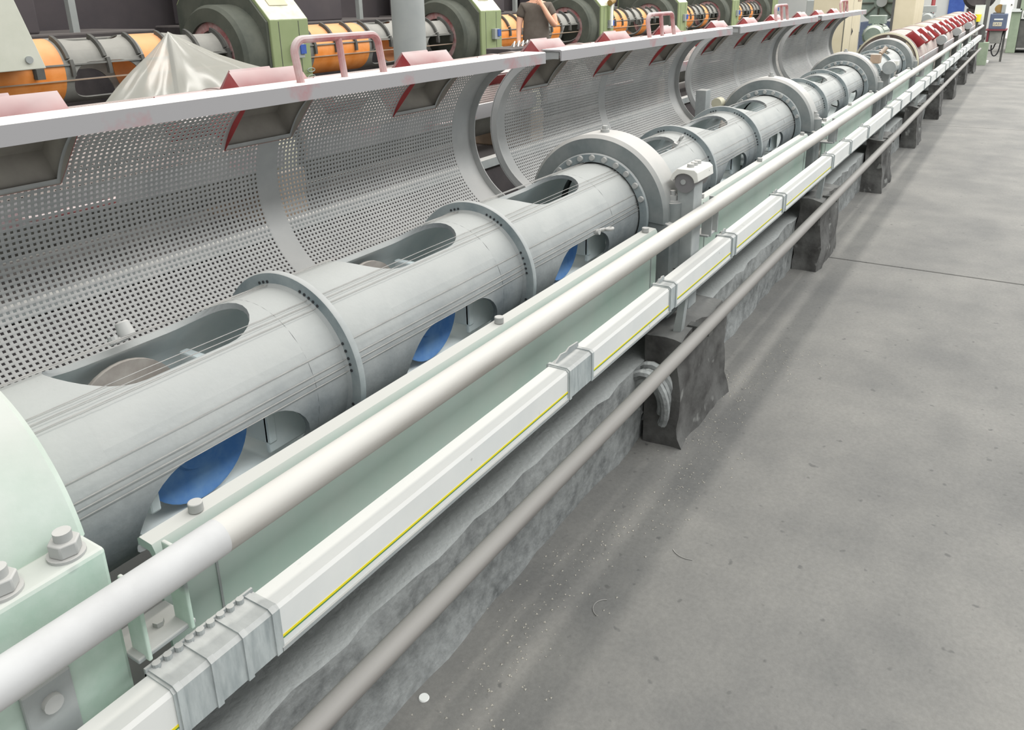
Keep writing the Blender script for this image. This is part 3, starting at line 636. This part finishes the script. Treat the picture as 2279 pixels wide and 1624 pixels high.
# grey column
t = thing('steel_column', (5.02, 4.1, 0), 'light grey round column standing between the machines', 'column')
MB().cyl((5.02, 4.1, .02), (5.02, 4.1, 4.5), .128, n=48).build('shaft', 'column_grey', t); MB().box(4.84, 5.2, 3.92, 4.28, 0, .02).build('base_plate', 'steel_dark', t, 0)
# plastic sheet pulled over a machine part
def plastic():
    from mathutils import noise
    mb = MB(); px, py, pz = 2.83, 4.0, 1.36; na, nr = 110, 26; vs = []; fs = []
    for i in range(nr+1):
        q = i/nr
        for k in range(na):
            a = 2*math.pi*k/na; ca, sa = math.cos(a), math.sin(a)
            reach = .95+.30*max(0, ca); fold = .04*math.sin(a*4+.8+q)
            slope = (.80 if ca < 0 else .80-.36*ca)
            r = reach*q; z = pz-slope*(r**.94)+fold*q**.7*.6-.02*math.sin(9*q+3*a)*q
            if sa > .2: z -= .05*q
            w = noise.noise_vector(Vector((ca*2.2, sa*2.2, q*2.5)))*.09*q+noise.noise_vector(Vector((ca*6, sa*6, q*7)))*.025*q
            vs.append((px+r*ca+w.x, py+r*sa*.8+w.y, max(.25, z+w.z)))
    for i in range(nr):
        for k in range(na): fs.append((i*na+k, i*na+(k+1) % na, (i+1)*na+(k+1) % na, (i+1)*na+k))
    o = mb.add(vs, fs).build('plastic_sheet', 'plastic_film', None, 60)
    tag(o, 'translucent white plastic sheet pulled up to a peak over a machine part', 'plastic sheet')
plastic()
t = thing('covered_stand', (2.83, 4.05, 0), 'grey stand hidden under the peaked plastic sheet', 'stand')
MB().box(2.5, 3.2, 3.8, 4.3, 0, .72).build('cabinet', 'grey_tube', t, 0, bevel=.01); MB().cyl((2.83, 4.0, .72), (2.83, 4.0, 1.345), .012, n=10).build('rod', 'steel_dark', t)

# ------------------------------------------------------------------ person
def skin_mesh(name, nodes, edges, material, parent, sub=2, root=0):
    me = bpy.data.meshes.new(name); me.from_pydata([n_[0] for n_ in nodes], edges, [])
    ob = bpy.data.objects.new(name, me); COL.objects.link(ob); ob.parent = parent
    sk = ob.modifiers.new('skin', 'SKIN'); sk.use_smooth_shade = True
    for i, n_ in enumerate(nodes):
        r = n_[1]; me.skin_vertices[0].data[i].radius = r if isinstance(r, tuple) else (r, r); me.skin_vertices[0].data[i].use_root = (i == root)
    sb = ob.modifiers.new('sub', 'SUBSURF'); sb.levels = sub; sb.render_levels = sub
    me.materials.append(MATS[material])
    return ob
pr_ = thing('person', (9.0, 5.3, 0), 'person in a dark grey-brown T-shirt with one hand raised to the chin', 'person')
pr_.rotation_euler.z = math.atan2(.5097, .8603)+R(90)+R(180)
# local frame: +x = the viewer's right, -y = towards the viewer
if True:
    B = [((0, 0, .95), (.14, .10)), ((0, 0, 1.10), (.14, .105)), ((0, .0, 1.28), (.15, .10)), ((0, .01, 1.40), (.09, .075)), ((0, .0, 1.47), (.052, .055)), ((0, -.01, 1.53), (.06, .07)), ((0, -.01, 1.60), (.075, .09)), ((0, 0, 1.68), (.07, .085)), ((0, 0, 1.72), (.045, .055)),
         ((-.17, 0, 1.385), .055), ((-.205, 0, 1.22), .045), ((-.215, -.02, 1.12), .038), ((-.22, -.06, 1.0), .03), ((-.222, -.075, .955), .024),
         ((.17, 0, 1.385), .055), ((.225, -.03, 1.25), .046), ((.235, -.07, 1.15), .040), ((.16, -.14, 1.26), .037), ((.085, -.15, 1.39), .028), ((.065, -.145, 1.425), .026),
         ((-.09, 0, .88), .085), ((-.10, 0, .50), .06), ((-.10, .01, .09), .045), ((-.10, -.12, .035), .035), ((.09, 0, .88), .085), ((.10, 0, .50), .06), ((.10, .01, .09), .045), ((.10, -.12, .035), .035)]
    Ed = [(0, 1), (1, 2), (2, 3), (3, 4), (4, 5), (5, 6), (6, 7), (7, 8), (3, 9), (9, 10), (10, 11), (11, 12), (12, 13), (3, 14), (14, 15), (15, 16), (16, 17), (17, 18), (18, 19), (0, 20), (20, 21), (21, 22), (22, 23), (0, 24), (24, 25), (25, 26), (26, 27)]
    # fingers
    def finger(base, d, lens, bend, idx):
        p = Vector(base); d = Vector(d).normalized(); prev = idx
        for l in lens:
            p = p+d*l; B.append((tuple(p), .0095)); Ed.append((prev, len(B)-1)); prev = len(B)-1; d = (d+Vector(bend)).normalized()
    for q, (dx, l) in enumerate(((-.025, .032), (-.009, .037), (.008, .035), (.023, .028))): finger((-.222+dx*.6, -.085, .935), (dx*2, -.15, -1), (l, l*.8), (0, .25, .1), 13)
    finger((-.205, -.085, .955), (.7, -.4, -.8), (.03, .026), (0, 0, -.3), 13)
    for q, (dz, l) in enumerate(((.024, .03), (.009, .034), (-.006, .032), (-.02, .026))): finger((.055, -.15, 1.44+dz*.5), (-1, .1, dz*18), (l, l*.8), (-.1, .5, 0), 19)
    finger((.06, -.15, 1.45), (-.4, .1, 1), (.03, .026), (-.3, 0, 0), 19)
    skin_mesh('body', B, Ed, 'skin', pr_)
    skin_mesh('t_shirt', [((0, 0, .86), (.185, .135)), ((0, 0, 1.02), (.185, .14)), ((0, 0, 1.18), (.175, .135)), ((0, 0, 1.31), (.17, .12)), ((0, .01, 1.405), (.10, .085)), ((-.15, 0, 1.385), .075), ((-.205, 0, 1.25), .066), ((.15, 0, 1.385), .075), ((.215, -.02, 1.26), .066)], [(0, 1), (1, 2), (2, 3), (3, 4), (4, 5), (5, 6), (4, 7), (7, 8)], 'shirt', pr_)
    skin_mesh('trousers', [((0, 0, .90), (.16, .12)), ((-.095, 0, .80), .10), ((-.10, 0, .48), .075), ((-.10, .01, .10), .062), ((.095, 0, .80), .10), ((.10, 0, .48), .075), ((.10, .01, .10), .062)], [(0, 1), (1, 2), (2, 3), (0, 4), (4, 5), (5, 6)], 'trousers', pr_)
    skin_mesh('hair', [((0, .03, 1.60), (.07, .07)), ((0, .02, 1.69), (.083, .09)), ((0, .01, 1.735), (.055, .065))], [(0, 1), (1, 2)], 'hair', pr_)
    for s in (-1, 1): MB().cyl((9.0+s*.028, 5.3-.097, 1.62), (9.0+s*.028, 5.3-.103, 1.62), .011, .007, 10).build('eye', 'dark_hole', pr_)
    MB().cyl((9.0, 5.3-.09, 1.605), (9.0, 5.3-.118, 1.575), .010, .014, 10).build('nose', 'skin', pr_); MB().box(8.977, 9.023, 5.3-.094, 5.3-.088, 1.545, 1.551).build('mouth', 'red_dusty', pr_, 0)
    for s in (-1, 1): MB().cyl((9.0+s*.074, 5.3+.0, 1.61), (9.0+s*.085, 5.3+.0, 1.61), .026, .02, 12).build('ear', 'skin', pr_)
# thing the person stands at
t = thing('tool_trolley', (8.3, 5.2, 0), 'dark trolley with small shiny tools beside the person', 'trolley')
MB().box(8.15, 8.72, 5.15, 5.5, .1, .93).build('cabinet', 'dark_machine', t, 0, bevel=.01)
for q in range(4): MB().sweep([(8.3+.1*q, 5.2, .94), (8.36+.1*q, 5.22, 1.0), (8.42+.09*q, 5.3, .945)], .009, 6).build('tool', 'white_plain', t)

# ------------------------------------------------------------------ far end of the hall
t = thing('control_cabinet', (12, 2.18, 0), 'tall beige control cabinet with a black triangle, behind the open covers', 'cabinet')
MB().box(12, 13.1, 2.18, 2.62, .05, 2.1).build('body', 'cabinet_beige', t, 0, bevel=.008); MB().box(12.02, 13.08, 2.2, 2.6, 0, .05).build('socket', 'steel_dark', t, 0)
MB().box(11.996, 12.0, 2.19, 2.2, .06, 2.08).build('door_seam', 'steel_dark', t, 0)
MB().prism([(12.50, .90), (12.50, 1.0), (12.60, .95)], 'y', 2.176, 2.181).build('triangle_mark', 'black_rubber', t, 0)
MB().box(12.45, 12.452, 2.178, 2.181, .06, 2.08).build('door_seam', 'steel_dark', t, 0)
for q in range(6): MB().box(12.75, 13.0, 2.172, 2.181, 1.36+.04*q, 1.375+.04*q).build('vent_slat', 'brown_paint', t, 0)
t = thing('beige_pillar', (16, 1.8, 0), 'wide beige pillar standing behind the red hooded covers', 'pillar')
MB().box(16, 17.2, 1.79, 2.15, 0, 3.2).build('shaft', 'cabinet_beige', t, 0, bevel=.01); MB().box(15.98, 16.0, 2.12, 2.16, 0, 3.2).build('edge_strip', 'steel_dark', t, 0)
def motor(x, y, z, r, ln, label, m_='motor_teal'):
    t = thing('electric_motor', (x, y, 0), label, 'motor', 'electric motors')
    MB().cyl((x-ln/2, y, z), (x+ln/2, y, z), r, n=32).build('casing', m_, t); MB().cyl((x-ln/2-.10, y, z), (x-ln/2, y, z), r*.72, r*.95, n=32).build('end_bell', m_, t)
    for q in range(14):
        a = 2*math.pi*q/14; MB().box(x-ln/2+.02, x+ln/2-.02, y+math.cos(a)*r*1.03-.006, y+math.cos(a)*r*1.03+.006, z+math.sin(a)*r*1.03-.006, z+math.sin(a)*r*1.03+.006).build('cooling_fin', m_, t, 0)
    MB().box(x-.12, x+.12, y-.12, y+.12, z+r, z+r+.13).build('terminal_box', m_, t, 0, bevel=.008); MB().box(x-.2, x+.2, y-.2, y+.2, 0, z-r*.9).build('base', 'steel_dark', t, 0)
motor(14.4, 2.13, .82, .17, .5, 'grey-green electric motor right of the beige cabinet'); motor(19, 1.86, .93, .12, .4, 'pale electric motor just right of the beige pillar', 'column_grey')
t = thing('fan_blower', (16.6, 2.45, 0), 'large teal fan wheel behind the electric motor by the cabinet', 'fan')
MB().cyl((16.5, 2.45, 1.28), (16.75, 2.45, 1.28), .33, n=36).build('drum', 'motor_teal', t); MB().cyl((16.40, 2.40, 1.30), (16.5, 2.40, 1.30), .09, n=24).build('hub', 'column_grey', t); MB().box(16.3, 16.9, 2.2, 2.7, 0, .95).build('base', 'terminal_blue', t, 0)
for q in range(8): a = 2*math.pi*q/8; MB().sweep([(16.48, 2.45+.09*math.cos(a), 1.28+.09*math.sin(a)), (16.48, 2.45+.31*math.cos(a), 1.28+.31*math.sin(a))], .015, 6).build('blade', 'dark_green', t)
t = thing('control_box', (15, 3.2, 0), 'small pale control box with a blue front at the far end of the orange line', 'control box')
MB().box(14.8, 15.4, 3.05, 3.35, 1.10, 1.36).build('case', 'column_grey', t, 0, bevel=.01); MB().box(14.85, 15.1, 3.045, 3.055, 1.12, 1.28).build('blue_front', 'blue_panel', t, 0); MB().cyl((15.1, 3.2, 0), (15.1, 3.2, 1.1), .04, n=12).build('stand', 'steel_dark', t)
t = thing('wall_pipe', (30, 2.85, 0), 'red pipe upright near the pale far wall', 'pipe'); MB().cyl((30, 2.85, 0), (30, 2.85, 3), .06, n=12).build('tube', 'red_paint', t)
t = thing('takeup_machine', (22.5, 1.2, 0), 'dark rounded machine head at the end of the red covers', 'machine')
MB().lathe([(22.2, 0), (22.2, .25), (22.3, .32), (22.9, .36), (23.0, 0)], (1.2, 1.35), 32, closed=False).build('head', 'dark_machine', t); MB().box(22.3, 22.9, 1.0, 1.4, 0, 1.05).build('stand', 'dark_machine', t, 0, bevel=.01)
MB().box(18.7, 19.1, 1.0, 1.4, 0, .95).build('outlet_block', 'steel_dark', t, 0, bevel=.02)
# terminal table
t = thing('terminal_post', (19.4, .86, 0), 'black upright post at the far end of the pipes', 'post')
MB().box(19.35, 19.47, .82, .90, .30, 2.4).build('post', 'steel_dark', t, 0, bevel=.005); MB().box(19.3, 19.55, .72, .90, 0, .45).build('socket', 'right_green', t, 0, bevel=.005); MB().cyl((19.4, .88, .55), (19.4, .80, .55), .05, n=14).build('clamp', 'steel_dark', t)
t = thing('terminal_table', (20, .62, 0), 'small red table edge carrying the blue terminal at the end of the aisle', 'table')
MB().box(19.9, 20.5, .46, .84, .655, .685).build('top', 'table_red', t, 0, bevel=.004)
for y in (.50, .80): MB().box(20.4, 20.44, y-.02, y+.02, 0, .655).build('leg', 'steel_dark', t, 0)
MB().cyl((19.95, .79, .02), (19.95, .79, .655), .02, n=10).build('leg', 'table_red', t); MB().box(19.9, 20.1, .70, .86, 0, .05).build('foot', 'white_plain', t, 0, bevel=.006)
MB().box(19.95, 20.4, .54, .76, .40, .655).build('under_box', 'grey_tube', t, 0, bevel=.008)
t = thing('data_terminal', (20, .62, .685), 'blue-grey terminal with a white strip and a cream number plate on the red table', 'terminal')
MB().box(19.95, 20.35, .49, .80, .685, .99).build('case', 'terminal_blue', t, 0, bevel=.012)
MB().box(19.945, 19.951, .56, .72, .865, .895).build('name_strip', 'label_white', t, 0); pl = MB().box(19.944, 19.951, .57, .73, .745, .825).build('number_plate', 'label_cream', t, 0)
def text(body, loc, size, material, parent, rot):
    c = bpy.data.curves.new('lettering', 'FONT'); c.body = body; c.size = size; c.align_x = 'CENTER'; c.align_y = 'CENTER'; c.extrude = .0008
    o = bpy.data.objects.new('lettering', c); COL.objects.link(o); dg = bpy.context.evaluated_depsgraph_get(); dg.update(); me = bpy.data.meshes.new_from_object(o.evaluated_get(dg)); bpy.data.objects.remove(o)
    me.materials.clear(); me.materials.append(MATS[material]); ob = bpy.data.objects.new('lettering', me); COL.objects.link(ob); ob.parent = parent; ob.location = Vector(loc)-wloc(parent); ob.rotation_euler = rot; return ob
text('LA31', (19.943, .65, .785), .062, 'terminal_blue', pl, (R(90), 0, R(-90)))
t = thing('brass_gear_motor', (20.2, .64, .99), 'brown and brass gear unit on top of the blue terminal', 'gear unit')
MB().cyl((20.05, .66, 1.09), (20.3, .66, 1.09), .085, n=20).build('drum', 'brass', t); MB().box(20.02, 20.25, .55, .62, .995, 1.17).build('bracket', 'column_grey', t, 0, bevel=.006); MB().box(20.0, 20.3, .56, .76, .985, 1.01).build('base', 'steel_dark', t, 0)
t = thing('yellow_funnel', (19.2, .98, .80), 'bright yellow funnel beside the black post at the end of the covers', 'funnel')
MB().cyl((19.2, .98, .86), (19.2, .98, 1.0), .045, .06, 16).build('cone', 'yellow_bright', t); MB().cyl((19.2, .98, .70), (19.2, .98, .86), .02, n=10).build('spout', 'steel_dark', t); MB().box(19.28, 19.31, .88, 1.06, .80, 1.18).build('back_plate', 'label_white', t, 0)
for q, lb in enumerate(('long black cable loop hanging below the red table', 'short black cable hanging below the red table')):
    p = [(20.1, .52-.03*q, .66)]+[(20.05, .54+.10*q+.13*(1-math.cos(a))*.6, .36-.22*math.sin(a)*(1 if q == 0 else .5)) for a in [math.pi*i/10 for i in range(11)]]
    tag(MB().sweep(p, .013, 6).build('hanging_cable', 'black_rubber'), lb, 'cable')
t = thing('green_machine', (23.5, .3, 0), 'green machine frame at the right edge of the aisle end', 'machine')
MB().box(23.2, 24.6, .30, .50, 0, .95).build('front_leg', 'right_green', t, 0, bevel=.01); MB().box(23.3, 24.6, -.6, .30, .12, .75).build('drive_box', 'steel_dark', t, 0, bevel=.01); MB().box(23.15, 24.6, -.6, .34, .98, 1.3).build('head', 'right_green', t, 0, bevel=.01)
MB().box(23.15, 23.3, .30, .50, .95, 1.02).build('cap_plate', 'label_white', t, 0); MB().box(23.3, 23.4, .34, .42, 1.0, 2.2).build('post', 'steel_dark', t, 0); MB().box(23.1, 23.4, -.1, .25, 1.3, 1.7).build('white_box', 'white_plain', t, 0, bevel=.01)
for q in range(4): MB().cyl((23.25, .2-.2*q, .82), (23.25, .2-.2*q, .92), .05, n=14).build('roller', 'column_grey', t)
t = thing('white_door', (30, .85, 0), 'white door leaf at the far end of the aisle', 'door'); MB().box(30, 30.06, .62, 1.0, 0, 1.9).build('leaf', 'white_plain', t, 0); MB().cyl((29.97, .68, 1.0), (30, .68, 1.0), .02, n=10).build('handle', 'steel_dark', t)
